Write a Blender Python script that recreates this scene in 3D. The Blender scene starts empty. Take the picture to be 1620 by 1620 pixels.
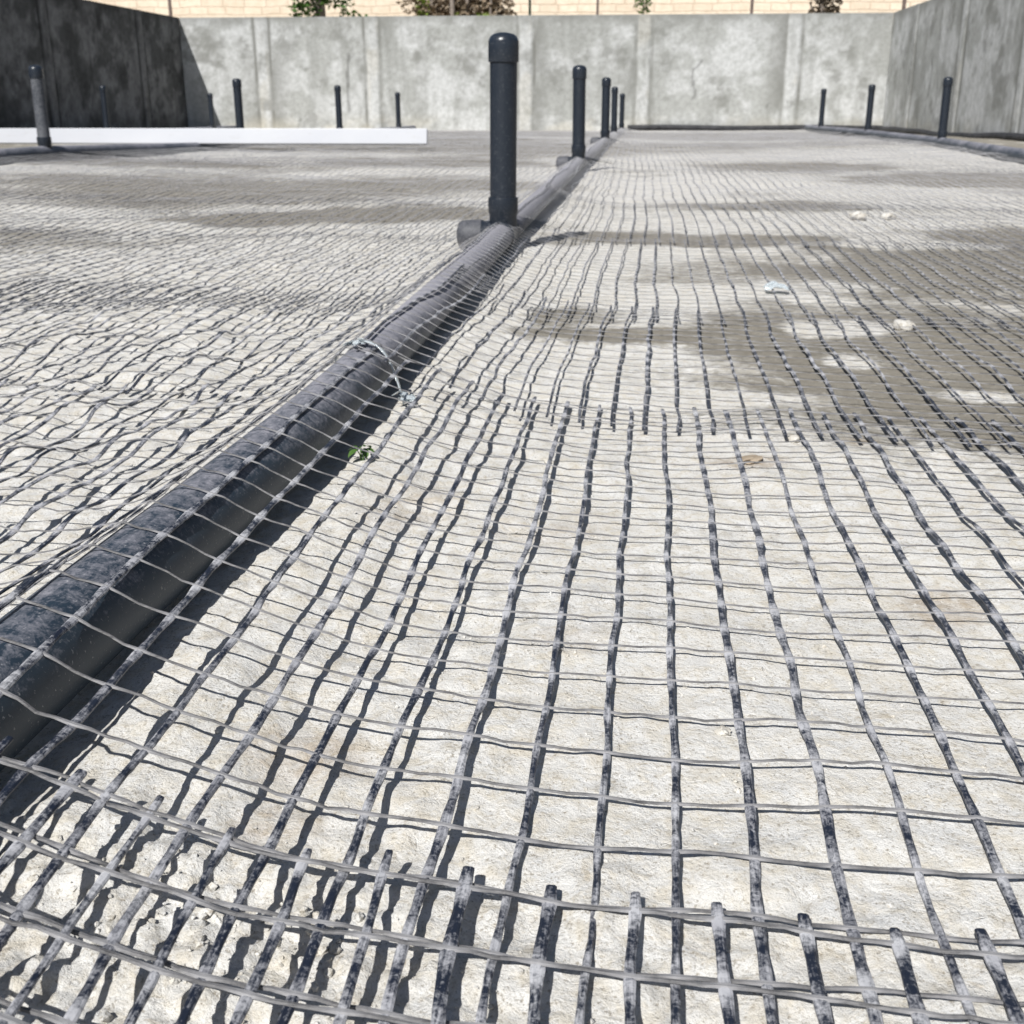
import bpy, math, random
import numpy as np
from mathutils import Vector, Matrix

S = bpy.context.scene
COL = S.collection
random.seed(7)
RNG = np.random.default_rng(11)

# ------------------------------------------------------------------ camera, sky, sun
PIT, YAW = math.radians(19.4), math.radians(5.59)
cd = bpy.data.cameras.new('camera')
cam = bpy.data.objects.new('camera', cd); COL.objects.link(cam)
cam.location = (0, 0, .615)
cam.rotation_euler = (math.pi/2 - PIT, 0, YAW)
cd.sensor_width = 36.0
cd.lens = 36.0*1831/1620
cd.clip_start, cd.clip_end = .02, 800
cd.dof.use_dof = True
cd.dof.focus_distance = 1.25
cd.dof.aperture_fstop = 14
S.camera = cam

KX, KY = .34, .86                       # shadow shift per metre of height
to_sun = Vector((-KX, -KY, 1)).normalized()
W = bpy.data.worlds.new("World"); S.world = W; W.use_nodes = True
nt = W.node_tree
sky = nt.nodes.new('ShaderNodeTexSky'); sky.sky_type = 'NISHITA'; sky.sun_disc = False
sky.sun_elevation = math.asin(to_sun.z)
sky.sun_rotation = math.atan2(to_sun.x, to_sun.y)
bg = nt.nodes['Background']; bg.inputs[1].default_value = .05
nt.links.new(sky.outputs[0], bg.inputs[0])
sd = bpy.data.lights.new('sun', 'SUN'); sd.energy = 5.0; sd.angle = math.radians(.5); sd.color = (1, .985, .955)
sun = bpy.data.objects.new('sun', sd); COL.objects.link(sun)
sun.rotation_euler = (-to_sun).to_track_quat('-Z', 'Y').to_euler()
sun.location = (-6, -16, 20)
S.view_settings.view_transform = 'Standard'
S.view_settings.look = 'None'
S.view_settings.exposure = .26
S.view_settings.gamma = 1

# ------------------------------------------------------------------ numpy noise
def _h(ix, iy, s):
    n = (ix.astype(np.int64)*374761393 + iy.astype(np.int64)*668265263 + s*1442695041) & 0xffffffff
    n = ((n ^ (n >> 13))*1274126177) & 0xffffffff
    return ((n ^ (n >> 16)) & 0xffff)/65535.0

def vn(x, y, s=0):
    x = np.asarray(x, float); y = np.asarray(y, float)
    ix, iy = np.floor(x), np.floor(y); fx, fy = x-ix, y-iy
    fx = fx*fx*fx*(fx*(fx*6-15)+10); fy = fy*fy*fy*(fy*(fy*6-15)+10)
    a, b, c, d = _h(ix, iy, s), _h(ix+1, iy, s), _h(ix, iy+1, s), _h(ix+1, iy+1, s)
    return (a+(b-a)*fx)*(1-fy)+(c+(d-c)*fx)*fy          # 0..1

def fbm(x, y, s=0, o=4, g=.5):
    t = 0; a = 1; n = 0
    for k in range(o):
        t = t+a*vn(x*2**k+17.3*k, y*2**k-9.1*k, s+k); n += a; a *= g
    return t/n

def sm(a, b, x):
    t = np.clip((np.asarray(x, float)-a)/(b-a), 0, 1); return t*t*(3-2*t)

# ------------------------------------------------------------------ mesh helpers
def raw_mesh(name, v, f, attrs=None, smooth=True):
    v = np.asarray(v, np.float32); f = np.asarray(f, np.int32)
    m = bpy.data.meshes.new(name)
    m.vertices.add(len(v)); m.vertices.foreach_set('co', v.ravel())
    k = f.shape[1]
    m.loops.add(f.size); m.loops.foreach_set('vertex_index', f.ravel())
    m.polygons.add(len(f)); m.polygons.foreach_set('loop_start', np.arange(0, f.size, k, dtype=np.int32))
    m.polygons.foreach_set('use_smooth', np.full(len(f), smooth, bool))
    for an, av in (attrs or {}).items():
        at = m.attributes.new(an, 'FLOAT', 'POINT'); at.data.foreach_set('value', np.asarray(av, np.float32).ravel())
    m.update(calc_edges=True); m.validate()
    return m

def link(name, mesh, mat, parent=None):
    o = bpy.data.objects.new(name, mesh); COL.objects.link(o)
    if mat: mesh.materials.append(mat)
    if parent: o.parent = parent
    return o

def tag(o, label=None, cat=None, group=None, kind=None):
    if label: o['label'] = label
    if cat: o['category'] = cat
    if group: o['group'] = group
    if kind: o['kind'] = kind
    return o

def empty(name, loc=(0, 0, 0)):
    o = bpy.data.objects.new(name, None); COL.objects.link(o); o.location = loc
    o.empty_display_size = .1
    return o

class MB:
    """collects rings, tubes and boxes for one mesh"""
    def __init__(s): s.v = []; s.f = []
    def tube(s, path, rad, n=24, caps=True):
        P = [Vector(p) for p in path]; R = rad if hasattr(rad, '__len__') else [rad]*len(P)
        rings = []; ref = None
        for i, p in enumerate(P):
            t = (P[min(i+1, len(P)-1)]-P[max(i-1, 0)]).normalized()
            if ref is None: ref = Vector((0, 0, 1)) if abs(t.z) < .9 else Vector((0, 1, 0))
            a = (ref-t*ref.dot(t)).normalized(); b = t.cross(a); ref = a
            r0 = len(s.v)
            for k in range(n):
                q = 2*math.pi*k/n
                s.v.append(p+a*math.cos(q)*R[i]+b*math.sin(q)*R[i])
            rings.append(r0)
        for r0, r1 in zip(rings, rings[1:]):
            for k in range(n):
                k2 = (k+1) % n; s.f.append((r0+k, r0+k2, r1+k2, r1+k))
        if caps:
            s.f.append(tuple(rings[0]+k for k in reversed(range(n)))); s.f.append(tuple(rings[-1]+k for k in range(n)))
        return s
    def lathe(s, prof, base=(0, 0, 0), axis=(0, 0, 1), n=32):
        ax = Vector(axis).normalized(); ref = Vector((0, 1, 0)) if abs(ax.y) < .9 else Vector((1, 0, 0))
        a = (ref-ax*ref.dot(ax)).normalized(); b = ax.cross(a); base = Vector(base); rings = []
        for r, h in prof:
            r0 = len(s.v); rings.append(r0)
            for k in range(n):
                q = 2*math.pi*k/n; s.v.append(base+ax*h+(a*math.cos(q)+b*math.sin(q))*max(r, 1e-4))
        for r0, r1 in zip(rings, rings[1:]):
            for k in range(n):
                k2 = (k+1) % n; s.f.append((r0+k, r0+k2, r1+k2, r1+k))
        return s
    def box(s, x0, x1, y0, y1, z0, z1):
        i = len(s.v)
        s.v += [Vector(p) for p in ((x0, y0, z0), (x1, y0, z0), (x1, y1, z0), (x0, y1, z0), (x0, y0, z1), (x1, y0, z1), (x1, y1, z1), (x0, y1, z1))]
        s.f += [(i, i+3, i+2, i+1), (i+4, i+5, i+6, i+7), (i, i+1, i+5, i+4), (i+1, i+2, i+6, i+5), (i+2, i+3, i+7, i+6), (i+3, i, i+4, i+7)]
        return s
    def build(s, name, mat, parent=None, smooth=True, angle=40):
        m = bpy.data.meshes.new(name); m.from_pydata([tuple(p) for p in s.v], [], s.f); m.update()
        if smooth:
            m.polygons.foreach_set('use_smooth', [True]*len(m.polygons))
            m.set_sharp_from_angle(angle=math.radians(angle))
        return link(name, m, mat, parent)

# ------------------------------------------------------------------ materials
class NM:
    def __init__(s, name):
        s.m = bpy.data.materials.new(name); s.m.use_nodes = True; s.t = s.m.node_tree
        s.b = s.t.nodes['Principled BSDF']
    def n(s, t, **k):
        o = s.t.nodes.new(t)
        for a, b in k.items(): setattr(o, a, b)
        return o
    def l(s, a, b): s.t.links.new(a, b)
    def val(s, sock, x):
        if hasattr(x, 'is_linked') or hasattr(x, 'links'): s.l(x, sock)
        else: sock.default_value = x
    def co(s, scale=(1, 1, 1), kind='Object'):
        c = s.n('ShaderNodeTexCoord'); mp = s.n('ShaderNodeMapping'); mp.inputs['Scale'].default_value = scale
        s.l(c.outputs[kind], mp.inputs[0]); return mp.outputs[0]
    def noise(s, co, scale, detail=4, rough=.55, dist=0):
        x = s.n('ShaderNodeTexNoise'); x.inputs['Scale'].default_value = scale; x.inputs['Detail'].default_value = detail
        x.inputs['Roughness'].default_value = rough; x.inputs['Distortion'].default_value = dist
        s.l(co, x.inputs['Vector']); return x.outputs['Fac']
    def ramp(s, fac, stops):
        r = s.n('ShaderNodeValToRGB'); e = r.color_ramp.elements
        while len(e) < len(stops): e.new(.5)
        for q, (p, c) in zip(e, stops):
            q.position = p; q.color = (c, c, c, 1) if not hasattr(c, '__len__') else (*c, 1)
        s.l(fac, r.inputs[0]); return r.outputs[0]
    def mix(s, fac, a, b, mode='MIX'):
        x = s.n('ShaderNodeMix', data_type='RGBA', blend_type=mode)
        for i, v in ((0, fac), (6, a), (7, b)):
            if hasattr(v, 'links'): s.l(v, x.inputs[i])
            elif hasattr(v, '__len__'): x.inputs[i].default_value = (*v, 1)
            else: x.inputs[i].default_value = v
        return x.outputs[2]
    def math(s, op, a, b=0, clamp=False):
        x = s.n('ShaderNodeMath', operation=op, use_clamp=clamp)
        for i, v in ((0, a), (1, b)):
            if hasattr(v, 'links'): s.l(v, x.inputs[i])
            else: x.inputs[i].default_value = v
        return x.outputs[0]
    def attr(s, name):
        a = s.n('ShaderNodeAttribute'); a.attribute_name = name; return a.outputs['Fac']
    def bump(s, h, strength=.3, dist=.01, prev=None):
        b = s.n('ShaderNodeBump'); b.inputs['Strength'].default_value = strength; b.inputs['Distance'].default_value = dist
        s.l(h, b.inputs['Height'])
        if prev: s.l(prev, b.inputs['Normal'])
        return b.outputs[0]
    def out(s, col=None, rough=.8, nrm=None, spec=.3):
        if col is not None:
            if hasattr(col, 'links'): s.l(col, s.b.inputs['Base Color'])
            else: s.b.inputs['Base Color'].default_value = (*col, 1)
        if hasattr(rough, 'links'): s.l(rough, s.b.inputs['Roughness'])
        else: s.b.inputs['Roughness'].default_value = rough
        s.b.inputs['Specular IOR Level'].default_value = spec
        if nrm: s.l(nrm, s.b.inputs['Normal'])
        return s.m

def mat_ground():
    a = NM('marl_ground'); c = a.co()
    n1 = a.noise(c, 5, 5, .6); n2 = a.noise(c, 42, 6, .7, .4); n3 = a.noise(c, 170, 5, .75); n4 = a.noise(c, 1.3, 4, .6)
    n5 = a.noise(c, 16, 5, .7, 1.2)
    dry = a.mix(a.ramp(n1, [(.3, 0), (.7, 1)]), (.60, .58, .54), (.68, .67, .645))
    dry = a.mix(a.math('MULTIPLY', a.ramp(n2, [(.45, 0), (.62, 1)]), .6), dry, (.53, .475, .375))
    dry = a.mix(a.math('MULTIPLY', a.ramp(n5, [(.52, 0), (.68, 1)]), .6), dry, (.66, .66, .655))
    dry = a.mix(a.math('MULTIPLY', a.ramp(n4, [(.5, 0), (.7, 1)]), .35), dry, (.62, .615, .60))
    wet = a.mix(a.ramp(n2, [(.3, 0), (.7, 1)]), (.185, .168, .138), (.26, .243, .21))
    wet = a.mix(a.math('MULTIPLY', a.ramp(n5, [(.56, 0), (.74, 1)]), .6), wet, (.33, .31, .275))
    edge = a.math('ADD', a.attr('damp'), a.math('MULTIPLY', a.math('SUBTRACT', n5, .5), 1.5))
    edge = a.math('ADD', edge, a.math('MULTIPLY', a.math('SUBTRACT', n1, .5), 1.1))
    edge = a.math('ADD', edge, a.math('MULTIPLY', a.math('SUBTRACT', n2, .5), .8))
    col = a.mix(a.ramp(edge, [(.15, 0), (.85, 1)]), dry, wet)
    col = a.mix(a.math('MULTIPLY', a.attr('stain'), a.math('MULTIPLY', a.ramp(n2, [(.35, .4), (.6, 1)]), a.ramp(n5, [(.36, .35), (.58, 1)]))), col, (.33, .25, .17))
    pits = a.math('MAXIMUM', a.ramp(n3, [(.35, 1), (.42, 0)]), a.math('MULTIPLY', a.ramp(a.noise(c, 75, 4, .7, .8), [(.31, 1), (.38, 0)]), .8))
    col = a.mix(a.math('MULTIPLY', pits, .7), col, (.25, .21, .155))
    grit = a.math('MULTIPLY', a.ramp(a.noise(c, 330, 3, .6), [(.36, 1), (.42, 0)]), a.ramp(n5, [(.40, 0), (.56, 1)]))
    col = a.mix(a.math('MULTIPLY', grit, .6), col, (.20, .17, .125))
    col = a.mix(a.math('MULTIPLY', a.ramp(a.noise(c, 28, 5, .75, 1.5), [(.60, 0), (.68, 1)]), .55), col, (.42, .36, .27))
    # hairline cracks and torn edges of the trampled marl
    v = a.n('ShaderNodeTexVoronoi', feature='DISTANCE_TO_EDGE'); v.inputs['Scale'].default_value = 23
    vc = a.n('ShaderNodeVectorMath', operation='MULTIPLY_ADD'); nv = a.n('ShaderNodeTexNoise'); nv.inputs['Scale'].default_value = 22; nv.inputs['Detail'].default_value = 4
    a.l(c, nv.inputs['Vector']); a.l(nv.outputs['Color'], vc.inputs[0]); vc.inputs[1].default_value = (.09, .09, .09); a.l(c, vc.inputs[2])
    a.l(vc.outputs[0], v.inputs['Vector'])
    ck = a.math('MULTIPLY', a.ramp(v.outputs['Distance'], [(.0, 1), (.028, 0)]), a.ramp(a.noise(c, 9, 3), [(.52, 0), (.62, 1)]))
    col = a.mix(a.math('MULTIPLY', ck, .14), col, (.26, .225, .17))
    h = a.math('ADD', a.math('MULTIPLY', n2, .6), a.math('MULTIPLY', n3, .45))
    h = a.math('SUBTRACT', h, a.math('MULTIPLY', ck, .10))
    nr = a.bump(h, .65, .012)
    return a.out(col, .95, nr, .1)

def mat_grid(name, rib=False):
    a = NM(name); c = a.co()
    n1 = a.noise(c, 150, 6, .8, .5); n2 = a.noise(c, 15, 4, .6); n3 = a.noise(a.co((420, 26, 120)), 1, 4, .65)
    if rib:
        n4 = a.noise(a.co((22, 520, 300)), 1, 4, .7)
        col = a.mix(a.ramp(a.math('ADD', a.math('MULTIPLY', n1, .45), a.math('MULTIPLY', n4, .55)), [(.36, 0), (.62, 1)]), (.028, .028, .032), (.185, .18, .18))
        f = a.attr('node')
        col = a.mix(a.math('MULTIPLY', f, .6), col, (.38, .375, .385))
        return a.out(col, .6, a.bump(n4, .6, .002), .35)
    f = a.math('ADD', a.math('MULTIPLY', n1, .75), a.math('MULTIPLY', a.attr('node'), .22))
    f = a.math('ADD', f, a.math('MULTIPLY', a.math('SUBTRACT', n2, .5), .30))
    f = a.math('ADD', f, a.math('MULTIPLY', a.math('SUBTRACT', n3, .5), .34))
    f = a.math('ADD', f, a.math('SUBTRACT', a.attr('dirt'), .5))
    k = a.ramp(f, [(.385, 0), (.58, 1)])
    col = a.mix(k, (.013, .017, .029), a.mix(a.ramp(n2, [(.3, 0), (.7, 1)]), (.31, .31, .335), (.48, .48, .495)))
    return a.out(col, a.ramp(k, [(0, .38), (1, .8)]), a.bump(n1, .35, .0015), .4)

def mat_pvc(name, lo, hi, base=(.013, .022, .034), dustc=(.30, .295, .31), rough=.42, settle=0.):
    """dark pipe plastic with dry marl dust on it; lo/hi = where in the noise the dust begins"""
    a = NM(name); c = a.co()
    n1 = a.noise(c, 48, 8, .78, .6); n2 = a.noise(c, 3.2, 4, .55); n3 = a.noise(c, 240, 3, .6)
    n4 = a.noise(a.co((55, 9, 55)), 1, 5, .7, 1.5)
    f = a.math('ADD', a.math('MULTIPLY', n1, .5), a.math('MULTIPLY', n2, .28))
    f = a.math('ADD', f, a.math('MULTIPLY', n3, .16))
    f = a.math('ADD', f, a.math('MULTIPLY', n4, .2))
    f = a.math('ADD', f, a.attr('dust'))
    ge = a.n('ShaderNodeNewGeometry'); sz = a.n('ShaderNodeSeparateXYZ'); a.l(ge.outputs['Normal'], sz.inputs[0])
    f = a.math('ADD', f, a.math('MULTIPLY', a.math('SUBTRACT', sz.outputs[2], .55), settle))
    k = a.ramp(f, [(lo, 0), (hi, 1)])
    col = a.mix(k, base, dustc)
    col = a.mix(a.math('MULTIPLY', a.ramp(n3, [(.64, 0), (.72, 1)]), .6), col, (.40, .40, .40))
    return a.out(col, a.ramp(k, [(0, rough), (1, .85)]), a.bump(n1, .12, .004), .45)

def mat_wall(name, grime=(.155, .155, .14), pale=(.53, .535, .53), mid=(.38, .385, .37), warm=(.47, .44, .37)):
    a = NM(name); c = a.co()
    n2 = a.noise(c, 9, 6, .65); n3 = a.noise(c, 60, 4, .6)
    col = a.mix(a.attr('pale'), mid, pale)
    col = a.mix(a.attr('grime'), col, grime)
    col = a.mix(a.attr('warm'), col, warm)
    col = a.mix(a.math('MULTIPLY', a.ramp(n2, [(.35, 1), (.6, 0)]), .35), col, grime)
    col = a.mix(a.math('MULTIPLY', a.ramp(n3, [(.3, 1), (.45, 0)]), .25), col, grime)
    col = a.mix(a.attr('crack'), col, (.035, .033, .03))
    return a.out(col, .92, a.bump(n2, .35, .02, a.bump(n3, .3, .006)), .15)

def simple(name, c1, c2, scale=8, rough=.8, bump=.2, spec=.25, det=5):
    a = NM(name); n = a.noise(a.co(), scale, det, .6)
    return a.out(a.mix(a.ramp(n, [(.3, 0), (.7, 1)]), c1, c2), rough, a.bump(n, bump, .01), spec)

M_GROUND = mat_ground()
M_STRIP = mat_grid('geogrid_strip'); M_RIB = mat_grid('geogrid_rib', True)
M_PIPE = mat_pvc('pipe_plastic', .53, .72, dustc=(.27, .265, .295), rough=.5, base=(.020, .033, .049), settle=.16)
M_RISER = mat_pvc('riser_plastic', .56, .82, base=(.012, .017, .026), dustc=(.17, .175, .19), rough=.4)
M_CAP = mat_pvc('cap_plastic', .62, .95, base=(.015, .020, .029), rough=.3)
M_DUSTYCAP = mat_pvc('dusty_cap_plastic', .45, .75, base=(.015, .018, .025), dustc=(.15, .15, .165), rough=.5)
M_WALL = mat_wall('cast_concrete')
M_WALLD = mat_wall('shade_darkened_concrete', (.025, .025, .025), (.22, .22, .22), (.10, .101, .10), (.12, .115, .10))  # same concrete darkened: left wall's shade painted into its tones
M_STEEL = simple('post_paint', (.10, .075, .065), (.17, .13, .115), 12, .6)
M_STEELG = simple('green_post_paint', (.012, .028, .02), (.03, .05, .035), 12, .5)
M_BARK = simple('grey_bark', (.16, .13, .11), (.30, .26, .225), 16, .95, .5)
M_LEAF = simple('fresh_leaf', (.035, .085, .018), (.09, .17, .035), 5, .6)
M_LEAFB = simple('lime_leaf', (.16, .24, .03), (.24, .32, .06), 5, .6)
M_DRY = simple('dry_leaf', (.15, .115, .075), (.28, .215, .15), 5, .9)
M_DARKSHRUB = simple('brown_shrub_leaf', (.05, .04, .028), (.12, .09, .06), 5, .9)
M_EARTH = simple('garden_earth', (.25, .2, .14), (.38, .31, .22), 2, .95)
M_STONE = simple('pale_stone', (.36, .33, .275), (.60, .58, .54), 45, .95, .9)
M_CLOD = simple('brown_clod', (.24, .19, .135), (.40, .33, .25), 40, .95, .6)
M_TAR = simple('black_membrane', (.012, .013, .015), (.05, .05, .055), 6, .6)

def mat_white():
    a = NM('white_pipe_plastic'); n = a.noise(a.co((.5, 1, 1)), 2.2, 5, .6); n2 = a.noise(a.co((1, 4, 4)), 6, 5, .7)
    col = a.mix(a.ramp(n, [(.3, 0), (.7, 1)]), (.42, .43, .465), (.46, .47, .495))
    return a.out(a.mix(a.math('MULTIPLY', a.ramp(n2, [(.58, 0), (.75, 1)]), .4), col, (.33, .32, .30)), .33, None, .6)
M_WHITE = mat_white()

def mat_house():
    a = NM('limestone_courses'); c = a.co((1, 1, 1))
    # object space x,z -> brick plane
    tc = a.n('ShaderNodeTexCoord'); sp = a.n('ShaderNodeSeparateXYZ'); cb = a.n('ShaderNodeCombineXYZ')
    a.l(tc.outputs['Object'], sp.inputs[0]); a.l(sp.outputs[0], cb.inputs[0]); 
    ns = a.noise(c, .9, 3); a.l(a.math('ADD', sp.outputs[2], a.math('MULTIPLY', ns, .16)), cb.inputs[1])
    br = a.n('ShaderNodeTexBrick'); a.l(cb.outputs[0], br.inputs['Vector'])
    br.inputs['Scale'].default_value = 1; br.inputs['Brick Width'].default_value = .62; br.inputs['Row Height'].default_value = .235
    br.inputs['Mortar Size'].default_value = .018; br.inputs['Mortar Smooth'].default_value = .5
    br.inputs['Color1'].default_value = (.66, .57, .46, 1); br.inputs['Color2'].default_value = (.76, .68, .56, 1)
    br.inputs['Mortar'].default_value = (.62, .51, .40, 1); br.offset = .45; br.squash = 1.2
    n = a.noise(c, 5, 6, .65); n2 = a.noise(c, 1.1, 4, .6)
    col = a.mix(a.math('MULTIPLY', a.ramp(n, [(.35, 1), (.6, 0)]), .35), br.outputs[0], (.48, .37, .26))
    col = a.mix(a.math('MULTIPLY', a.ramp(n2, [(.5, 0), (.7, 1)]), .4), col, (.75, .68, .56))
    h = a.math('ADD', a.math('MULTIPLY', n, .6), a.math('MULTIPLY', br.outputs['Fac'], -1.0))
    return a.out(col, .93, a.bump(h, .7, .04), .12)
M_HOUSE = mat_house()

def mat_film():
    a = NM('clear_plastic'); b = a.b
    b.inputs['Base Color'].default_value = (.74, .80, .83, 1); b.inputs['Roughness'].default_value = .12
    b.inputs['Transmission Weight'].default_value = .5; b.inputs['Specular IOR Level'].default_value = .8
    n = a.noise(a.co(), 60, 3); a.l(a.bump(n, .6, .004), b.inputs['Normal'])
    return a.m
M_FILM = mat_film()

# ------------------------------------------------------------------ layout numbers
def poly(ys, xs):
    return lambda y: np.interp(y, ys, xs)
PR = .055
# each pipe row: x(y), axis z(y)
ROWS = {
 'c': (poly([-1, 1.03, 1.36, 1.95, 5.2, 11.1, 17, 23, 29], [-.615, -.597, -.578, -.553, -.548, -.474, -.36, -.325, -.233]),
       poly([-1, 2, 5.2, 11.1, 17, 23, 29], [.075, .075, .075, .107, .124, .078, .03])),
 'l': (poly([0, 30], [-5.56, -5.585]), poly([4, 9, 11.1, 15.2, 23, 29], [.12, .17, .165, .075, .065, .03])),
 'f': (poly([0, 30], [-10.3, -10.2]), poly([4, 30], [.08, .05])),
 'r': (poly([4, 10, 13.4, 17, 23, 29.5], [3.95, 3.98, 4.05, 4.2, 4.34, 4.40]), poly([4, 10, 17, 23, 29.5], [.09, .10, .115, .10, .06])),
}
RISERS = [('c', 5.2), ('c', 11.1), ('c', 17.0), ('c', 23.0), ('c', 29.0), ('l', 11.1), ('l', 17.0), ('l', 23.0), ('l', 29.0),
          ('f', 23.0), ('f', 29.0), ('r', 17.0), ('r', 23.0), ('r', 29.0)]
RPOS = [(float(ROWS[r][0](y)), y) for r, y in RISERS]
WX0, WX1, WY, WH = -11.93, 6.39, 32.0, 2.765

def G(x, y, fine=True):
    """height of the pit floor"""
    x = np.asarray(x, float); y = np.asarray(y, float)
    g = np.interp(y, [-50, 6, 11, 17, 23, 29, 40], [0, 0, .03, .05, .005, -.035, -.02])
    g = g+.095*np.exp(-((x+5.7)/2.2)**2)*np.exp(-((y-9.6)/2.6)**2)
    g = g+.035*sm(1.5, 4, x)*sm(8, 15, y)*(1-.6*sm(19, 29, y))
    g = g+(vn(x*.7, y*.7, 3)-.5)*.02*sm(2.5, 7, y)
    g = g+(fbm(x*3.1, y*3.1, 5, 3)-.5)*.017
    g = g+.018*sm(-.62, -1.5, x)*(fbm(x*2+4, y*2, 23, 2)-.2)
    if fine:
        rough = .6+.9*sm(.95, .7, y)+.5*sm(.1, -.3, x)+.5*sm(-.6, -1, x)
        g = g+(fbm(x*13, y*13, 9, 4, .6)-.5)*.016*rough
        cr = np.exp(-(((x+.3)/.16)**2+((y-.73)/.10)**2))+.5*sm(.9, .66, y)*sm(.0, -.5, x)+.35*np.exp(-(((x+.38)/.1)**2+((y-1.72)/.15)**2))
        g = g+cr*(.016*np.abs(fbm(x*26, y*26, 19, 4, .62)-.5)*2-.006+.006*(vn(x*90, y*90, 20)-.5))
        g = g+(np.abs(fbm(x*34, y*34, 14, 3, .6)-.5))*.010*rough*sm(9, 3, y)
    for k in ROWS:
        d = np.abs(x-ROWS[k][0](y)); zc = ROWS[k][1](y)
        cap = zc-PR+(.010 if k == 'c' else -.012)
        if k == 'c': g = g+.020*np.exp(-((x-ROWS[k][0](y)-.13)/.10)**2)*sm(4.5, 3, y)
        t = sm(.20, .07, d)
        g = g*(1-t)+np.minimum(g, cap)*t
    return g

HH_D = np.array([0, .046, .112, .182, .248, .315, .384, .45, .52, .6])
HH_R = np.array([.1145, .094, .068, .044, .030, .016, .009, .005, .002, 0])
HL_D = np.array([0, .046, .10, .16, .23, .30, .38])
HL_H = np.array([.1145, .094, .062, .034, .014, .004, 0])
def mesh_z(x, y, lift=0, seed=0):
    """height at which a grid sheet lies: on the floor, taut over the pipes"""
    g = G(x, y, False)
    left = sm(-.62, -.95, x)*(.22*sm(7, 5, y)+.78*sm(3.6, 2.7, y))
    L = .011+.018*(fbm(x*5, y*5, 31+seed, 3)-.42)
    L = L+left*(.006+.042*(fbm(x*4.2, y*4.2, 41+seed, 3)-.42)+.03*(vn(x*13, y*9, 43+seed)-.5))
    L = L+.010*sm(5, 9, y)*(vn(x*2.3, y*2.3, 61)-.3)
    L = np.maximum(L, .0035)+lift
    z = g+L
    for k in ROWS:
        d = x-ROWS[k][0](y); zc = ROWS[k][1](y)
        h = np.where(d > 0, np.interp(d, HH_D, HH_R), np.interp(-d, HL_D, HL_H))
        top = zc+PR+.0025+lift
        s = np.maximum(top-z, .02)/.1145
        near = np.abs(d) < .11
        onpipe = zc+lift+np.interp(d, [-.11, -.075, -.047, -.02, .050, .112], [-.03, .012, .044, .0655, .046, .012])
        z = np.maximum(z+h*s, np.where(near, onpipe, -9))
    return z

# ------------------------------------------------------------------ setting: floor, terrain
def blob(x, y, cx, cy, rx, ry, seed, soft=.6):
    wob = (fbm(x*2.2/max(rx, .25), y*2.2/max(ry, .4), seed, 4)-.5)*1.0-.08
    r = np.sqrt(((x-cx)/rx)**2+((y-cy)/ry)**2)+wob
    return 1-sm(1-soft, 1+soft*.4, r)

ysteps = [-60, -30, -15, -8, -5, -3, -2, -1.2, -.7, -.3, 0, .2, .35]
y = .45
while y < WY: ysteps.append(y); y += max(.0046, .0092*y)
ysteps += [WY+.1]
def half(lim):
    r = [0.0]
    while r[-1] < lim: r.append(r[-1]+max(.0062, .0098*r[-1]))
    return r
xs = sorted(set([-v for v in half(12.0)]+half(6.45)))
X, Y = np.meshgrid(np.array(xs), np.array(ysteps))
Z = G(X, Y)
damp = np.zeros_like(X)
DAMP = [ # cx, cy, rx, ry, strength
 (.85, 3.05, .78, .78, 1), (1.7, 3.3, .9, 1.1, 1), (.75, 2.45, .32, .24, .95), (1.1, 2.15, .36, .2, .85), (.08, 3.25, .36, .16, .9), (-.18, 3.55, .16, .2, .6),
 (1.3, 4.75, 1.0, .8, .95), (2.2, 5.2, .9, 1.3, .9), (.32, 5.75, .85, .33, .95), (.3, 4.45, .3, .2, .5), (.9, 7.6, .8, .45, .85), (2.8, 10.2, 1.4, 1.0, .85), (1.6, 12.2, 1.2, .9, .7),
 (3.5, 8.4, 1.0, .5, .35), (-2.0, 6.55, .75, .5, .95), (-1.25, 6.9, .55, .55, .85), (-3.1, 8.4, 2.2, 1.3, .75), (-1.6, 9.2, 1.2, 1.0, .8), (-4.6, 11.2, 1.7, 1.2, .75),
 (-2.2, 12.6, 1.9, 1.4, .7), (-3.0, 5.3, .9, .5, .5), (-2.7, 17, 4.5, 2.6, .75), (-6, 22, 6, 4, .8), (1.5, 18, 2.4, 2.5, .55), (2, 25, 4, 4, .7), (-3, 28, 5, 4, .7), (-9, 12, 2.5, 5, .8), (-1.2, 14.8, 1, 1.5, .6), (5.3, 13, .9, 6, .9), (5.6, 24, 1, 7, .9)]
for i, (cx, cy, rx, ry, st) in enumerate(DAMP):
    damp = np.maximum(damp, st*blob(X, Y, cx, cy, rx, ry, 100+i*5))
DRY = [(.62, 3.42, .18, .18), (.74, 3.5, .1, .12), (.56, 2.95, .09, .1), (.06, 2.95, .14, .2), (.2, 2.55, .25, .12), (1.3, 5.6, .5, .25), (.78, 2.62, .12, .06)]
for i, (cx, cy, rx, ry) in enumerate(DRY):
    damp = damp*(1-.85*blob(X, Y, cx, cy, rx, ry, 400+i*5))
damp = np.clip(damp*1.35*(.75+.5*fbm(X*5, Y*3, 77, 4)), 0, 1)
damp = np.maximum(damp, .55*sm(.6, .72, fbm(X*1.1, Y*.9, 91, 4))*sm(6, 9, Y))
stain = np.zeros_like(X)
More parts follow.
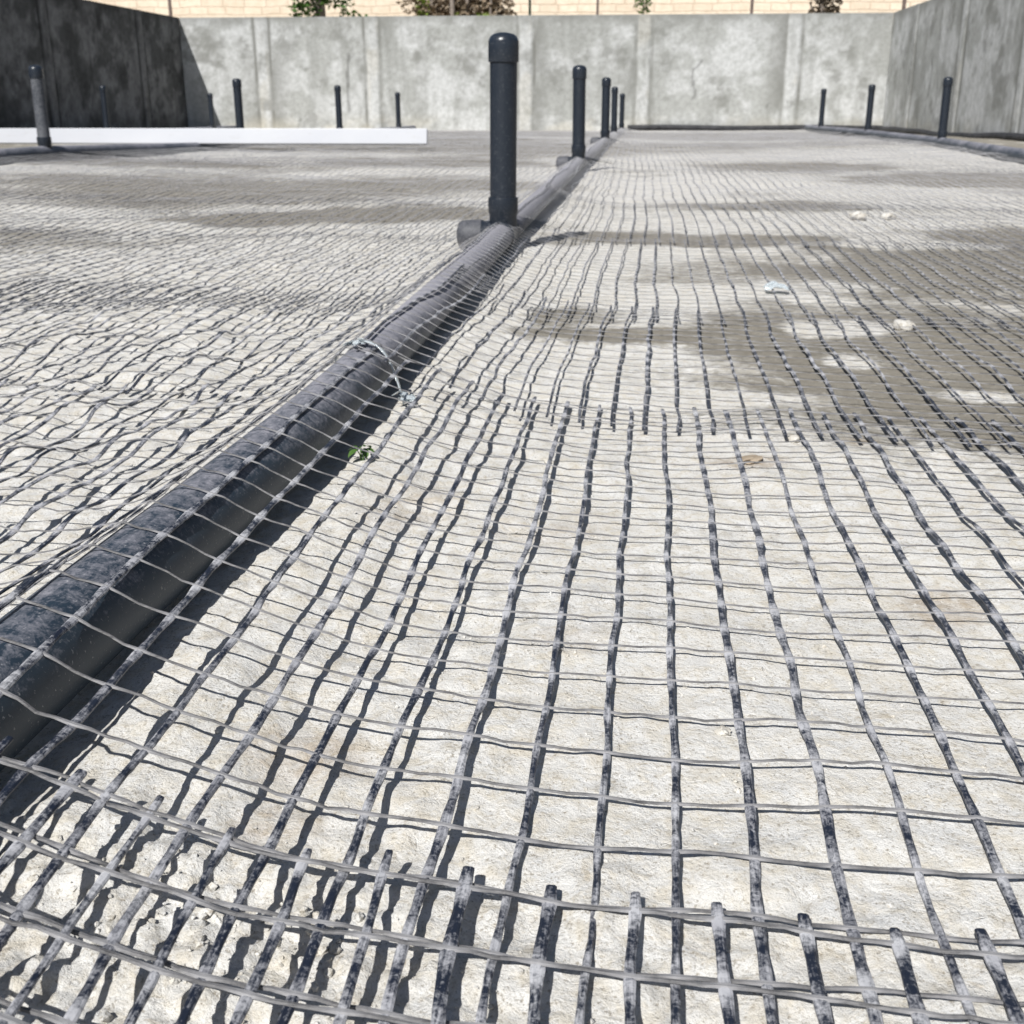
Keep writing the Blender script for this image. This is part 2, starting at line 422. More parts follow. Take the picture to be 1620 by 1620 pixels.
for i, (cx, cy, rx, ry, st) in enumerate([(.23, 2.05, .07, .055, .9), (.42, 1.42, .055, .07, .6), (-.29, .99, .07, .05, .6), (-.29, .87, .05, .04, .6), (-.06, 1.27, .06, .05, .35), (-.13, 1.65, .08, .07, .3), (-.33, 1.72, .09, .12, .35), (.46, 2.2, .05, .04, .5)]):
    stain = np.maximum(stain, st*blob(X, Y, cx, cy, rx, ry, 300+i*7, .6))
ny, nx = X.shape
idx = np.arange(ny*nx).reshape(ny, nx)
F4 = np.stack([idx[:-1, :-1], idx[:-1, 1:], idx[1:, 1:], idx[1:, :-1]], -1).reshape(-1, 4)
gm = raw_mesh('ground', np.stack([X, Y, Z], -1).reshape(-1, 3), F4, {'damp': damp, 'stain': stain})
tag(link('ground', gm, M_GROUND), kind='structure')

tz = 2.52
tb = MB()
def quad(b, p):
    i = len(b.v); b.v += [Vector(q) for q in p]; b.f.append((i, i+1, i+2, i+3))
quad(tb, [(WX0-.32, WY+.32, tz), (WX1+.32, WY+.32, tz), (WX1+.32, 400, tz), (WX0-.32, 400, tz)])
quad(tb, [(-300, -60, tz), (WX0-.32, -60, tz), (WX0-.32, 400, tz), (-300, 400, tz)])
quad(tb, [(WX1+.32, -60, tz), (300, -60, tz), (300, 400, tz), (WX1+.32, 400, tz)])
tag(tb.build('terrain', M_EARTH, smooth=False), kind='structure')

# ------------------------------------------------------------------ concrete retaining walls
def wall(name, label, L, seams, mat, place, seed, streak=0., cracks=(), bulge=.012, flush=True):
    """front face along local x (0..L), height WH, looking to local -y; place(x,y,z)->world"""
    z0 = -.25
    xs_ = np.linspace(0, L, int(L/.045)); zs_ = np.linspace(z0, WH, 68)
    Xw, Zw = np.meshgrid(xs_, zs_)
    d = np.min(np.abs(Xw[..., None]-np.array(seams)), -1)+.03*(fbm(Xw*.3, Zw*1.1, seed, 2)-.5)
    rib = 1-sm(.13, .17, d)
    yw = -.022*rib-(fbm(Xw*1.2, Zw*1.2, seed+1, 3)-.5)*bulge+.01*np.exp(-((d-.19)/.025)**2)
    m = fbm(Xw*1.3, Zw*1.7, seed+2, 6, .66)
    pale = sm(.38, .62, m+.2*(fbm(Xw*5, Zw*5, seed+3, 3)-.5))
    pale = np.maximum(pale, rib*.85*sm(.3, .5, fbm(Xw*3, Zw*1.5, seed+8, 3)))
    gr = np.exp(-((d-.21)/.05)**2)*(.6+.4*sm(.35, .55, fbm(Xw*1.3, Zw*1.2, seed+4, 3)))*1.0
    gr = np.maximum(gr, np.exp(-(d/.55)**2)*(1-rib)*sm(.42, .66, fbm(Xw*1.6, Zw*.8, seed+5, 4))*.85)
    gr = np.maximum(gr, .62*sm(.52, .76, fbm(Xw*1.4+3, Zw*1.7, seed+6, 6, .68)))
    gr = np.maximum(gr, .55*sm(2.45, WH, Zw+.25*(fbm(Xw*2.5, Zw*.6, seed+7, 3)-.5)))
    gr = np.maximum(gr, streak*sm(.45, .68, fbm(Xw*3.4, Zw*.35, seed+9, 4)))
    wm = .5*sm(.45, .0, Zw)*sm(.4, .6, fbm(Xw*1.5, Zw*2, seed+10, 3))+.35*rib*sm(.55, .7, fbm(Xw*2+9, Zw*1.2, seed+11, 3))
    ck = np.zeros_like(Xw)
    for (cx, za, zb, wob) in cracks:
        line = cx+wob*(fbm(Zw*0+.5+cx, Zw*2.2, seed+12, 4)-.5)+.12*(Zw-za)*wob
        ck = np.maximum(ck, (1-sm(.02, .05, np.abs(Xw-line)))*sm(za-.05, za+.08, Zw)*sm(zb+.05, zb-.08, Zw))
    v = [np.stack([Xw, yw, Zw], -1).reshape(-1, 3)]
    r, c = Xw.shape; ii = np.arange(r*c).reshape(r, c)
    f = np.stack([ii[:-1, :-1], ii[:-1, 1:], ii[1:, 1:], ii[1:, :-1]], -1).reshape(-1, 4)
    # top, back and the two ends
    n0 = r*c
    topb = np.stack([xs_, np.full(c, .3), np.full(c, WH)], -1)
    v.append(topb); ib = n0+np.arange(c); it = ii[-1]
    f2 = np.stack([it[:-1], it[1:], ib[1:], ib[:-1]], -1)
    n1 = n0+c
    botb = np.stack([xs_, np.full(c, .3), np.full(c, z0)], -1); v.append(botb); ic = n1+np.arange(c)
    f3 = np.stack([ib[:-1], ib[1:], ic[1:], ic[:-1]], -1)
    f4 = np.array([[ii[0, 0], ii[-1, 0], ib[0], ic[0]], [ii[0, -1], ic[-1], ib[-1], ii[-1, -1]]])
    V = np.concatenate(v); Fc = np.concatenate([f, f2, f3, f4])
    pad = lambda a, q: np.concatenate([a.ravel(), np.full(2*c, q)])
    W3 = place(V)
    me = raw_mesh(name, W3, Fc, {'pale': pad(pale, .4), 'grime': pad(np.clip(gr, 0, 1), .3), 'warm': pad(wm, 0), 'crack': pad(ck*.45, 0)})
    me.set_sharp_from_angle(angle=math.radians(50))
    return tag(link(name, me, mat), label, 'wall')

Lb = WX1-WX0
wall('concrete_wall', 'sunlit grey concrete wall across the back of the pit with pale vertical seams', Lb,
     [x-WX0 for x in (-9.74, -6.80, -2.77, .26, 4.01)], M_WALL, lambda V: np.stack([V[:, 0]+WX0, V[:, 1]+WY, V[:, 2]], -1), 500,
     .25, ((1.58-WX0, .72, 1.72, .5), (-7.5-WX0, .4, 1.9, .12), (3.45-WX0, .5, .65, .3)))
LY0 = -9.0
wall('concrete_wall', 'tall streaked concrete wall receding along the right side of the pit', WY-LY0,
     [WY-q for q in (29.36, 25.15, 21.15, 17.1, 13, 9, 5, 1, -3, -7)], M_WALL, lambda V: np.stack([WX1-V[:, 1]*-1, WY-V[:, 0], V[:, 2]], -1), 600,
     .28, ((WY-27.4, .35, 1.65, .7), (WY-28.2, .1, .5, .5)))
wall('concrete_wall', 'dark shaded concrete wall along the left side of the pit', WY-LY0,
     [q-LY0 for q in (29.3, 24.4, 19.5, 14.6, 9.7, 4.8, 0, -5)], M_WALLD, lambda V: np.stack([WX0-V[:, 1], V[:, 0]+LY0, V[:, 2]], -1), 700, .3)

# ------------------------------------------------------------------ behind the wall: stone house wall, posts, plants
hb = MB()
HY = 41.0
hb.box(-40, 32, HY, HY+.5, tz-.2, tz+3.6)
hb.box(-40.05, 32.05, HY-.06, HY+.56, tz+3.6, tz+3.75)
tag(hb.build('stone_wall', M_HOUSE, smooth=False), 'cream limestone block wall standing beyond the concrete pit wall', 'stone wall')

POSTS = [(-12.6, 33.2, .07, 'rusty fence post above the left corner of the pit'), (-.98, 33.0, .065, 'brown fence post right of the tallest capped riser'),
         (3.0, 33.0, .075, 'brown fence post above the right half of the back wall'), (6.85, 33.1, .085, 'brown fence post at the right corner of the pit')]
for x, y_, w, lab in POSTS:
    b = MB().box(x-w/2, x+w/2, y_-w/2, y_+w/2, tz-.3, tz+1.75)
    b.lathe([(w*.5, 0), (w*.52, .015), (w*.3, .05), (0, .06)], (x, y_, tz+1.752), n=12)
    tag(b.build('fence_post', M_STEEL, angle=30), lab, 'fence post', 'posts along the top of the back wall')
b = MB().tube([(-2.75, 32.9, tz-.3), (-2.75, 32.9, tz+1.9)], .035, 12).lathe([(.036, 0), (.045, .01), (.045, .04), (0, .06)], (-2.75, 32.9, tz+1.9), n=12)
tag(b.build('fence_post', M_STEELG), 'thin dark green post just right of the tall capped riser top', 'fence post', 'posts along the top of the back wall')

def leaves(b, n, c, rad, size, rnd):
    for _ in range(n):
        while True:
            p = Vector((rnd.uniform(-1, 1), rnd.uniform(-1, 1), rnd.uniform(-1, 1)))
            if p.length < 1: break
        q = Vector((c[0]+p.x*rad[0], c[1]+p.y*rad[1], c[2]+p.z*rad[2]))
        s = size*rnd.uniform(.6, 1.3)
        R = Matrix.Rotation(rnd.uniform(0, 6.28), 3, 'Z') @ Matrix.Rotation(rnd.uniform(-1.2, 1.2), 3, 'X') @ Matrix.Rotation(rnd.uniform(-.8, .8), 3, 'Y')
        i = len(b.v)
        for u, v_, w in ((0, 0, 0), (.35, .28, .06), (1, 0, -.05), (.35, -.28, .06)):
            b.v.append(q+R @ Vector((u*s, v_*s, w*s)))
        b.f.append((i, i+1, i+2)); b.f.append((i, i+2, i+3))

def plant(name, label, cat, x, y_, trunks, clumps, leafm, size, barkm=M_BARK, seed=1, extra=None):
    rnd = random.Random(seed)
    root = empty(name, (x, y_, tz)); tag(root, label, cat)
    tb_ = MB()
    for path, r0, r1 in trunks:
        n = len(path); tb_.tube(path, [r0+(r1-r0)*i/(n-1) for i in range(n)], 10)
    tb_.build('trunk', barkm, root)
    lb = MB()
    for c, rad, n in clumps: leaves(lb, n, c, rad, size, rnd)
    lb.build('crown', leafm, root, smooth=False)
    if extra:
        for c, rad, n in extra[0]:
            eb = MB(); leaves(eb, n, c, rad, size, rnd); eb.build('young_shoot', extra[1], root, smooth=False)
    return root

plant('tree', 'small green leafy tree with a grey trunk behind the left of the back wall', 'tree', -8.45, 33.2,
      [([(0, 0, -.2), (.02, 0, .5), (-.03, .05, 1.3), (.05, 0, 2.2), (.0, 0, 3.0)], .16, .06), ([(0, 0, .45), (-.35, .05, .9), (-.8, 0, 1.3)], .05, .02), ([(0, 0, .6), (.4, -.05, 1.0), (.9, .1, 1.5)], .05, .02)],
      [((-.42, -.1, .42), (.36, .35, .28), 150), ((-.25, 0, .8), (.55, .5, .4), 240), ((.35, 0, .85), (.55, .5, .35), 200), ((.75, -.1, .48), (.32, .3, .22), 34), ((1.0, 0, .30), (.34, .25, .22), 22),
       ((0, 0, 1.7), (1.3, 1.1, .8), 1100), ((.1, .1, 2.6), (1.1, 1.0, .7), 900)], M_LEAF, .16, seed=3)
plant('shrub', 'wide brown dried shrub with grey stems and lime shoots behind the back wall', 'shrub', -4.6, 33.4,
      [([(-.25, 0, -.2), (-.28, 0, .8), (-.2, 0, 1.8)], .085, .04), ([(.0, .1, -.2), (.15, .1, .9), (.3, .1, 1.6)], .06, .03), ([(-.8, .1, -.2), (-.9, .1, 1.2)], .05, .02), ([(.7, .15, -.2), (.8, .1, 1.3)], .05, .02)],
      [((.1, .4, .55), (1.25, .4, .55), 2300), ((-1.3, .2, .75), (.45, .35, .4), 260), ((0, .4, 1.4), (1.3, .5, .7), 1500), ((-1.0, .0, .45), (.3, .25, .3), 160)], M_DRY, .15, seed=5,
      extra=([((-.05, -.35, .25), (.14, .1, .18), 22), ((.62, -.3, .28), (.18, .1, .2), 24), ((-1.05, -.2, .5), (.2, .15, .35), 50)], M_LEAFB))
plant('plant', 'small olive green plant showing above the middle of the back wall', 'plant', .2, 32.95,
      [([(0, 0, -.1), (.02, 0, .35), (0, 0, .8)], .025, .01)], [((0, 0, .62), (.24, .2, .3), 130), ((.02, 0, .3), (.16, .12, .14), 26)], M_LEAF, .11, seed=8)
plant('shrub', 'dark brown withered shrub above the right part of the back wall', 'shrub', 4.8, 33.1,
      [([(0, 0, -.2), (0, 0, .5), (.05, 0, 1.2)], .13, .07), ([(0, 0, .1), (-.3, 0, .5)], .04, .02)],
      [((-.3, 0, .25), (.16, .15, .13), 60), ((.1, 0, .5), (.42, .3, .34), 260), ((.3, 0, .32), (.2, .2, .2), 70), ((0, 0, 1.1), (.6, .5, .5), 350)], M_DARKSHRUB, .13, seed=9)

# ------------------------------------------------------------------ pipe rows
def dust_attr(o, fn):
    m = o.data; co = np.empty(len(m.vertices)*3, np.float32); m.vertices.foreach_get('co', co); co = co.reshape(-1, 3)
    at = m.attributes.new('dust', 'FLOAT', 'POINT'); at.data.foreach_set('value', np.asarray(fn(co), np.float32))
    return o

def pipe_row(key, y0, y1, label, stub_side, stubs):
    fx, fz = ROWS[key]
    root = empty('drain_pipe', (0, 0, 0)); tag(root, label, 'pipe')
    n = int((y1-y0)/.12)
    ys = np.linspace(y0, y1, n)
    P = [(float(fx(q)), float(q), float(fz(q))) for q in ys]
    # soften the knees of the measured line
    A = np.array(P); K = np.array([1, 2, 3, 4, 3, 2, 1])/16
    for c in (0, 2):
        e = np.pad(A[:, c], 3, mode='edge'); A[:, c] = np.convolve(e, K, 'valid')
    b = MB().tube([Vector(p) for p in A], {'c': PR, 'f': PR}.get(key, .078), 40)
    o = b.build('pipe', M_PIPE, root)
    lift = {'c': lambda c: .15*sm(1.7, 3.4, c[:, 1])-.06*sm(2.2, 1.1, c[:, 1]), 'l': lambda c: c[:, 0]*0+.03, 'f': lambda c: c[:, 0]*0+.04, 'r': lambda c: c[:, 0]*0+.02}[key]
    dust_attr(o, lift)
    for (rk, ry) in RISERS:
        if rk != key: continue
        cx, cz = float(fx(ry)), float(fz(ry))
        t = MB()
        dx = (float(fx(ry+.1))-float(fx(ry-.1)))/.2; dz = (float(fz(ry+.1))-float(fz(ry-.1)))/.2
        ax = Vector((dx, 1, dz)).normalized(); c0 = Vector((cx, ry, cz))
        t.lathe([(.0565, -.145), (.0635, -.143), (.0645, -.138), (.0645, -.10), (.0605, -.09), (.0605, .09), (.0645, .10), (.0645, .138), (.0635, .143), (.0565, .145)], c0, ax, 36)
        t.lathe([(.0605, 0), (.0605, .085), (.0655, .095), (.0655, .152), (.0645, .157), (.058, .158)], c0, (0, 0, 1), 36)
        if ry in stubs:
            t.lathe([(.060, 0), (.060, .08), (.064, .088), (.064, .10)], c0, (stub_side, 0, -.05), 32)
        tf = t.build('tee_fitting', M_RISER, root); dust_attr(tf, lambda c: .0-.6*np.clip((c[:, 2]-cz-.05)*1.2, 0, .2))
        if ry in stubs:
            e = MB().lathe([(.0665, .092), (.0675, .097), (.0675, .165), (.064, .182), (.052, .196), (.03, .204), (0, .206)], c0, (stub_side, 0, -.05), 32)
            dust_attr(e.build('end_cap', M_DUSTYCAP, tf), lambda c: c[:, 0]*0+.02)
    return root

pipe_row('c', -.9, 31.4, 'long dusty dark blue drain pipe running under mesh from bottom left to the back wall', -1, (5.2, 11.1, 17.0, 23.0, 29.0))
pipe_row('l', 6.0, 31.0, 'dark drain pipe half covered by dusty mesh at far left passing under the white pipe', -1, (17.0,))
pipe_row('f', 10.0, 31.0, 'drain pipe in front of the dark left wall behind the white pipe', -1, ())
pipe_row('r', 6.0, 31.2, 'grey dusty drain pipe along the right wall carrying three risers', 1, ())

LABR = ['tallest nearest riser pipe with shiny domed cap, in the middle of the pipe', 'second riser along the middle pipe, right behind the tallest one',
        'third riser along the middle pipe, the foremost of the far trio', 'fourth riser along the middle pipe, centre of the far trio', 'fifth and smallest riser at the far end of the middle pipe',
        'sunlit grey riser standing in front of the white pipe at far left', 'dark riser rising behind the white pipe beside the left wall shadow edge',
        'slim riser behind the white pipe left of the second pale wall seam', 'small riser behind the right end of the white pipe',
        'riser standing against the dark left wall', 'small riser hidden in the left wall shadow at the back corner',
        'largest riser of the right row, in front of the right wall', 'middle riser of the right row close to the back corner', 'smallest leftmost riser of the right row against the back wall']
GR = {'c': 'capped risers along the middle pipe', 'l': 'capped risers along the left pipe', 'f': 'capped risers by the dark left wall', 'r': 'capped risers along the right pipe'}
pm = cm = None
TOPS = {('c', 5.2): .897, ('c', 11.1): .945, ('c', 17.0): .965, ('c', 23.0): .925, ('c', 29.0): .86, ('l', 29.0): .89, ('f', 29.0): .875}
for (rk, ry), lab in zip(RISERS, LABR):
    fx, fz = ROWS[rk]
    top = TOPS.get((rk, ry), .96); zb = float(fz(ry))+.07
    r = empty('riser_pipe', (float(fx(ry)), ry, zb)); tag(r, lab, 'riser pipe', GR[rk])
    r.rotation_euler = (random.uniform(-.008, .008), random.uniform(-.006, .006), random.uniform(0, 6))
    H = top-zb
    p = MB().lathe([(.0575, 0), (.0575, H*.3), (.0575, H*.6), (.0575, H-.07), (.0575, H-.06)], (0, 0, 0), n=40).build('pipe', M_RISER, r)
    dust_attr(p, lambda c: (.10 if (rk, ry) == ('l', 11.1) else -.10)+.10*np.clip(1-c[:, 2]/.22, 0, 1))
    cprof = [(.058, H-.115), (.0635, H-.114), (.0645, H-.110), (.0645, H-.034), (.0625, H-.026), (.055, H-.013), (.042, H-.004), (.022, H+.001), (0, H+.003)]
    c = MB().lathe(cprof, (0, 0, 0), n=40).build('cap', M_CAP, r, angle=60)
    dust_attr(c, lambda c_: c_[:, 0]*0-.06)

# black perimeter hose at the foot of the back and right walls
hp = [(x, WY-.10, .045+.012*math.sin(x*1.7)) for x in np.linspace(-.1, WX1-.35, 30)]
cn = [(WX1-.35+.25*math.sin(a), WY-.35+.25*math.cos(a), .05) for a in np.linspace(.2, 1.5, 6)]
hr = [(WX1-.10-.03*abs(math.sin(q*.8)), q, .04+.025*math.sin(q*.7)+.03*float(sm(20, 30, 50-q))*0+float(G(WX1-.2, q, False))*.8) for q in np.linspace(WY-.6, 4, 70)]
tag(MB().tube([Vector(p) for p in hp+cn+hr], .065, 14).build('perimeter_hose', M_TAR), 'black hose lying along the foot of the back and right walls', 'hose')

# white pipe on the left
YW_ = 15.2; wa = Vector((-9.7, YW_+.05, .222)); wb = Vector((-2.56, YW_-.02, .231)); d_ = wb-wa
wp = MB().box(-d_.length/2, d_.length/2, -.03, .03, -.095, .095)
o = wp.build('white_board', M_WHITE, smooth=False); o.location = (wa+wb)/2
o.rotation_euler = (math.radians(-14), -math.atan2(d_.z, d_.x), math.atan2(d_.y, d_.x))
bv = o.modifiers.new('bevel', 'BEVEL'); bv.width = .006; bv.segments = 3
tag(o, 'long flat white board lying on its edge across the floor on the left', 'board')

# ------------------------------------------------------------------ geogrid sheets
SPX, SPY = .067, .0762
def sweep(P, NRM, SIDE, hw, th, valid, six, node, dirt):
    """P[n,m,3] centre lines -> verts, faces of closed flat bars"""
    n, m, _ = P.shape
    if six: prof = [(-1, -.5), (1, -.5), (1, .15), (.55, .5), (-.55, .5), (-1, .15)]
    else: prof = [(-1, -.4), (1, -.4), (.55, .5), (-.55, .5)]
    k = len(prof)
    V = np.stack([P+SIDE*(a*hw)[..., None]+NRM*(b_*th) for a, b_ in prof], 2)
    V = V.reshape(-1, 3); A = np.repeat(node.ravel(), k); D = np.repeat(dirt.ravel(), k)
    ix = np.arange(n*m*k).reshape(n, m, k)
    ok = valid[:, :-1] & valid[:, 1:]
    a0 = ix[:, :-1][ok]; a1 = ix[:, 1:][ok]
    F = [np.stack([a0[:, j], a0[:, (j+1) % k], a1[:, (j+1) % k], a1[:, j]], -1) for j in range(k)]
    lead = np.zeros_like(valid); lead[:, 0] = True; lead[:, 1:] = ~ok
    trail = np.zeros_like(valid); trail[:, -1] = True; trail[:, :-1] = ~ok
    for fl, rev in ((lead & valid, True), (trail & valid, False)):
        q = ix[fl]
        if len(q):
            if six: cs = [q[:, [0, 1, 2, 5]], q[:, [5, 2, 3, 4]]]
            else: cs = [q]
            F += [c[:, ::-1] if rev else c for c in cs]
    F = np.concatenate(F)
    used = np.zeros(len(V), bool); used[F.ravel()] = True
    re = np.cumsum(used)-1
    return V[used], re[F], A[used], D[used]

def frust(x, y, m=.55):
    return (x > -.62*y-m-.25) & (x < .36*y+m+.25) & (y > .15)

def sheet(label, y0, y1, slope, lean, u0, lift, seed, xl, xr, detail, wide=1.0):
    """strips run along the pit (v), ribs across it (u)"""
    ph = RNG.uniform(0, 1)
    i0, i1 = int((xl-u0)/SPX)-1, int((xr-u0)/SPX)+1
    U = u0+SPX*np.arange(i0, i1+1)
    nv = int(round((y1-y0)/SPY)); V0 = np.arange(nv+1)*SPY
    sub = 3 if detail == 2 else (2 if detail == 1 else 1)
    def pos(u, v):
        x = u+lean*(v+y0-1.0); y = y0+v+slope*(u-.05)
        wl = 1+.7*sm(-.65, -1.0, x)*sm(3.6, 2.6, y)
        x = x+wl*(.016*(vn(u*1.9+3, v*1.9+y0, seed+1)-.5)+.007*(vn(u*9, (v+y0)*9, seed+2)-.5))*(1 if detail else 1.5)
        y = y+wl*(.020*(vn(u*2.3, (v+y0)*2.3+7, seed+3)-.5)+.006*(vn(u*9+5, (v+y0)*9, seed+4)-.5))
        return x, y
    def frame(x, y, along):
        e = .004
        z = mesh_z(x, y, lift, seed % 7)
        zx = (mesh_z(x+e, y, lift, seed % 7)-z)/e; zy = (mesh_z(x, y+e, lift, seed % 7)-z)/e
        N = np.stack([-zx, -zy, np.ones_like(zx)], -1); N /= np.linalg.norm(N, axis=-1, keepdims=True)
        P = np.stack([x, y, z], -1)
        T = np.gradient(P, axis=1); T /= np.linalg.norm(T, axis=-1, keepdims=True)+1e-9
        Sd = np.cross(T, N); Sd /= np.linalg.norm(Sd, axis=-1, keepdims=True)+1e-9
        return P, N, Sd
    def holes(P):
        ok = np.ones(P.shape[:2], bool)
        for rx, ry in RPOS: ok &= (P[..., 0]-rx)**2+(P[..., 1]-ry)**2 > .088**2
        ok &= (P[..., 0] > ROWS['l'][0](P[..., 1])+.09) & (P[..., 0] < ROWS['r'][0](P[..., 1])-.11) & (P[..., 1] < WY-.3)
        # side stubs and upright sockets push through an opening
        for rx, ry in RPOS[:5]: ok &= ~((P[..., 0] > rx-.23) & (P[..., 0] < rx) & (np.abs(P[..., 1]-ry) < .085))
        return ok
    out = []
    # ---- strips
    v = np.arange(-.45/ (1), nv+.45, 1/sub)*SPY if False else np.linspace(-.30*SPY, V0[-1]+.30*SPY, nv*sub+1)
    uu, vv = np.meshgrid(U, v, indexing='ij')
    x, y = pos(uu, vv)
    # drop strips that never enter the view
    keep = frust(x, y).any(1)
    uu, vv, x, y = uu[keep], vv[keep], x[keep], y[keep]
    ns = len(uu)
    y[:, 0] -= RNG.uniform(-.006, .010, ns); y[:, -1] += RNG.uniform(-.006, .010, ns)
    P, N, Sd = frame(x, y, 1)
    ph_ = np.cos(2*np.pi*vv/SPY)*.5+.5
    wr = RNG.uniform(.74, 1.24, ns)[:, None]*wide
    hw = .0041*wr*(.80+.32*ph_**2+.25*(vn(uu*90, vv*22, seed+6)-.5))
    th = np.full_like(hw, .0032)
    if detail == 0: hw = hw*1.0
    P = P+np.stack([np.zeros_like(x), np.zeros_like(x), .0024*(vn(uu*70, vv*30, seed+7)-.5)], -1)
    dirt = np.repeat(RNG.uniform(.46, .56, ns)[:, None], uu.shape[1], 1)
    ok = frust(x, y) & holes(P)
    a = sweep(P, N, Sd, hw, th[..., None], ok, detail == 2, ph_**3, dirt)
    # ---- ribs
    subu = 4 if detail == 2 else (2 if detail == 1 else 1)
    u = np.linspace(U[0], U[-1], (len(U)-1)*subu+1)
    vv, uu = np.meshgrid(V0, u, indexing='ij')
    x, y = pos(uu, vv)
    keep = frust(x, y).any(1); cu = frust(x, y).any(0)
    if keep.any():
        vv, uu, x, y = [q[keep][:, cu] for q in (vv, uu, x, y)]
        mid = .5-.5*np.cos(2*np.pi*(uu-U[0])/SPX)
        y = y+mid*RNG.uniform(-.0016, .0016, y.shape)
        P, N, Sd = frame(x, y, 0)
        P[..., 2] += mid*RNG.uniform(-.0022, .0012, y.shape)*sm(0, .02, P[..., 2])+.0011
        wr = RNG.uniform(.8, 1.2, len(x))[:, None]
        hw = (.0015 if wide > 1.1 and detail == 2 else .00118 if detail == 2 else .00105 if detail == 1 else .0007)*wr*(1.05-.12*mid+.55*np.maximum(1-mid*9, 0))*np.ones_like(x)*(1+.55*sm(1.25, .7, y))
        ok = frust(x, y) & holes(P)
        b_ = sweep(P, N, Sd, hw, (np.full_like(hw, .0017)+.0003*(detail == 2))[..., None], ok, False, (1-mid)**2, np.full_like(x, .5))
    root = empty('geogrid_sheet', (0, (y0+y1)/2, 0)); tag(root, label, 'mesh sheet')
    off = np.array([0, (y0+y1)/2, 0])
    s_ = link('strips', raw_mesh('strips', a[0]-off, a[1], {'node': a[2], 'dirt': a[3]}, smooth=False), M_STRIP, root)
    r_ = link('cross_ribs', raw_mesh('cross_ribs', b_[0]-off, b_[1], {'node': b_[2], 'dirt': b_[3]}, smooth=False), M_RIB, root)
    return root

sheet('nearest black grid sheet whose cut strip ends stick up across the bottom of the photo', -.3118, .755, -.05, .0, .0215, .0045, 10, -1.3, 1.0, 2, 1.12)
sheet('large dusty grid sheet in the foreground hanging taut from the near pipe', .399, 2.38, -.045, .018, .055, 0, 20, -2.6, 1.9, 2)
sheet('grid sheet with dark dotted strip ends lying over the big damp patch', 2.25, 3.62, -.15, .03, .009, .005, 30, -3.4, 2.3, 1, .95)
sheet('grid sheet just before the tallest riser, bunched near its near edge', 3.45, 5.62, -.02, .02, .04, .001, 40, -4.6, 3.0, 1, .85)
sheet('grid sheet around the foot of the tallest capped riser', 5.45, 7.5, -.03, .015, .01, .004, 50, -5.8, 3.9, 1, .75)
sheet('grid sheet between the tallest riser and the second riser', 7.3, 11.3, -.02, .01, .03, .002, 60, -8, 5.2, 0, .7)
sheet('distant grid sheet in front of the white pipe reaching the right pipe row', 11.1, 17.2, -.01, .005, .05, .004, 70, -11.5, 6, 0, .7)
sheet('farthest grid sheet blurring to grey before the back wall', 17.0, 31.0, 0, .0, .02, .002, 80, -11.5, 6, 0, .75)

# ------------------------------------------------------------------ small things
def rock(b, c, r, rnd, flat=.7, sub=2):
    import bmesh
    bm = bmesh.new(); bmesh.ops.create_icosphere(bm, subdivisions=sub, radius=1)
    s = rnd.randint(0, 9999)
    R = Matrix.Rotation(rnd.uniform(0, 6.28), 3, 'Z')
    ax = Vector((rnd.uniform(.75, 1.3), rnd.uniform(.75, 1.3), flat*rnd.uniform(.8, 1.2)))
    i = len(b.v)
    co = np.array([v.co[:] for v in bm.verts])
    d = .45+1.1*(fbm(co[:, 0]*1.5+s, co[:, 1]*1.5+co[:, 2]*1.7, s % 97, 3))
    for v, q in zip(bm.verts, d):
        p = v.co*float(q); b.v.append(Vector(c)+R @ Vector((p.x*ax.x, p.y*ax.y, p.z*ax.z))*r)
    for f in bm.faces: b.f.append(tuple(i+v.index for v in f.verts))
    bm.free()

rnd = random.Random(21)
cb = MB()
spots = [(.25, 1.15, .6, .45, 420), (-.2, 1.3, .2, .5, 160), (-.33, .72, .10, .07, 120), (-.24, .70, .06, .05, 90), (-.42, .78, .09, .08, 60), (-.1, .66, .16, .06, 60), (-.5, 1.6, .1, .3, 50), (-.36, 1.72, .06, .1, 40), (.0, 1.2, .5, .5, 45), (-1.1, 1.7, .3, .4, 60), (.2, 2.0, .05, .04, 30), (.4, .9, .4, .25, 30), (-.08, 1.25, .04, .03, 24), (-.13, 1.66, .05, .04, 18)]
for cx, cy, rx, ry, n in spots:
    for _ in range(n):
        x, y_ = rnd.gauss(cx, rx*.6), rnd.gauss(cy, ry*.6)
        r = .0010+.0040*rnd.random()**3.5
        if cy > 1 and r > .0028: r *= .5
        rock(cb, (x, y_, float(G(x, y_))+r*.25), r, rnd, .8, 1)
tag(cb.build('soil_crumbs', M_GROUND), 'loose pale soil crumbs scattered under the mesh near the pipe', 'crumbs', kind='stuff')
# the crumbs use the floor's own dry colour
for an in ('damp', 'stain'):
    bpy.data.objects['soil_crumbs'].data.attributes.new(an, 'FLOAT', 'POINT')

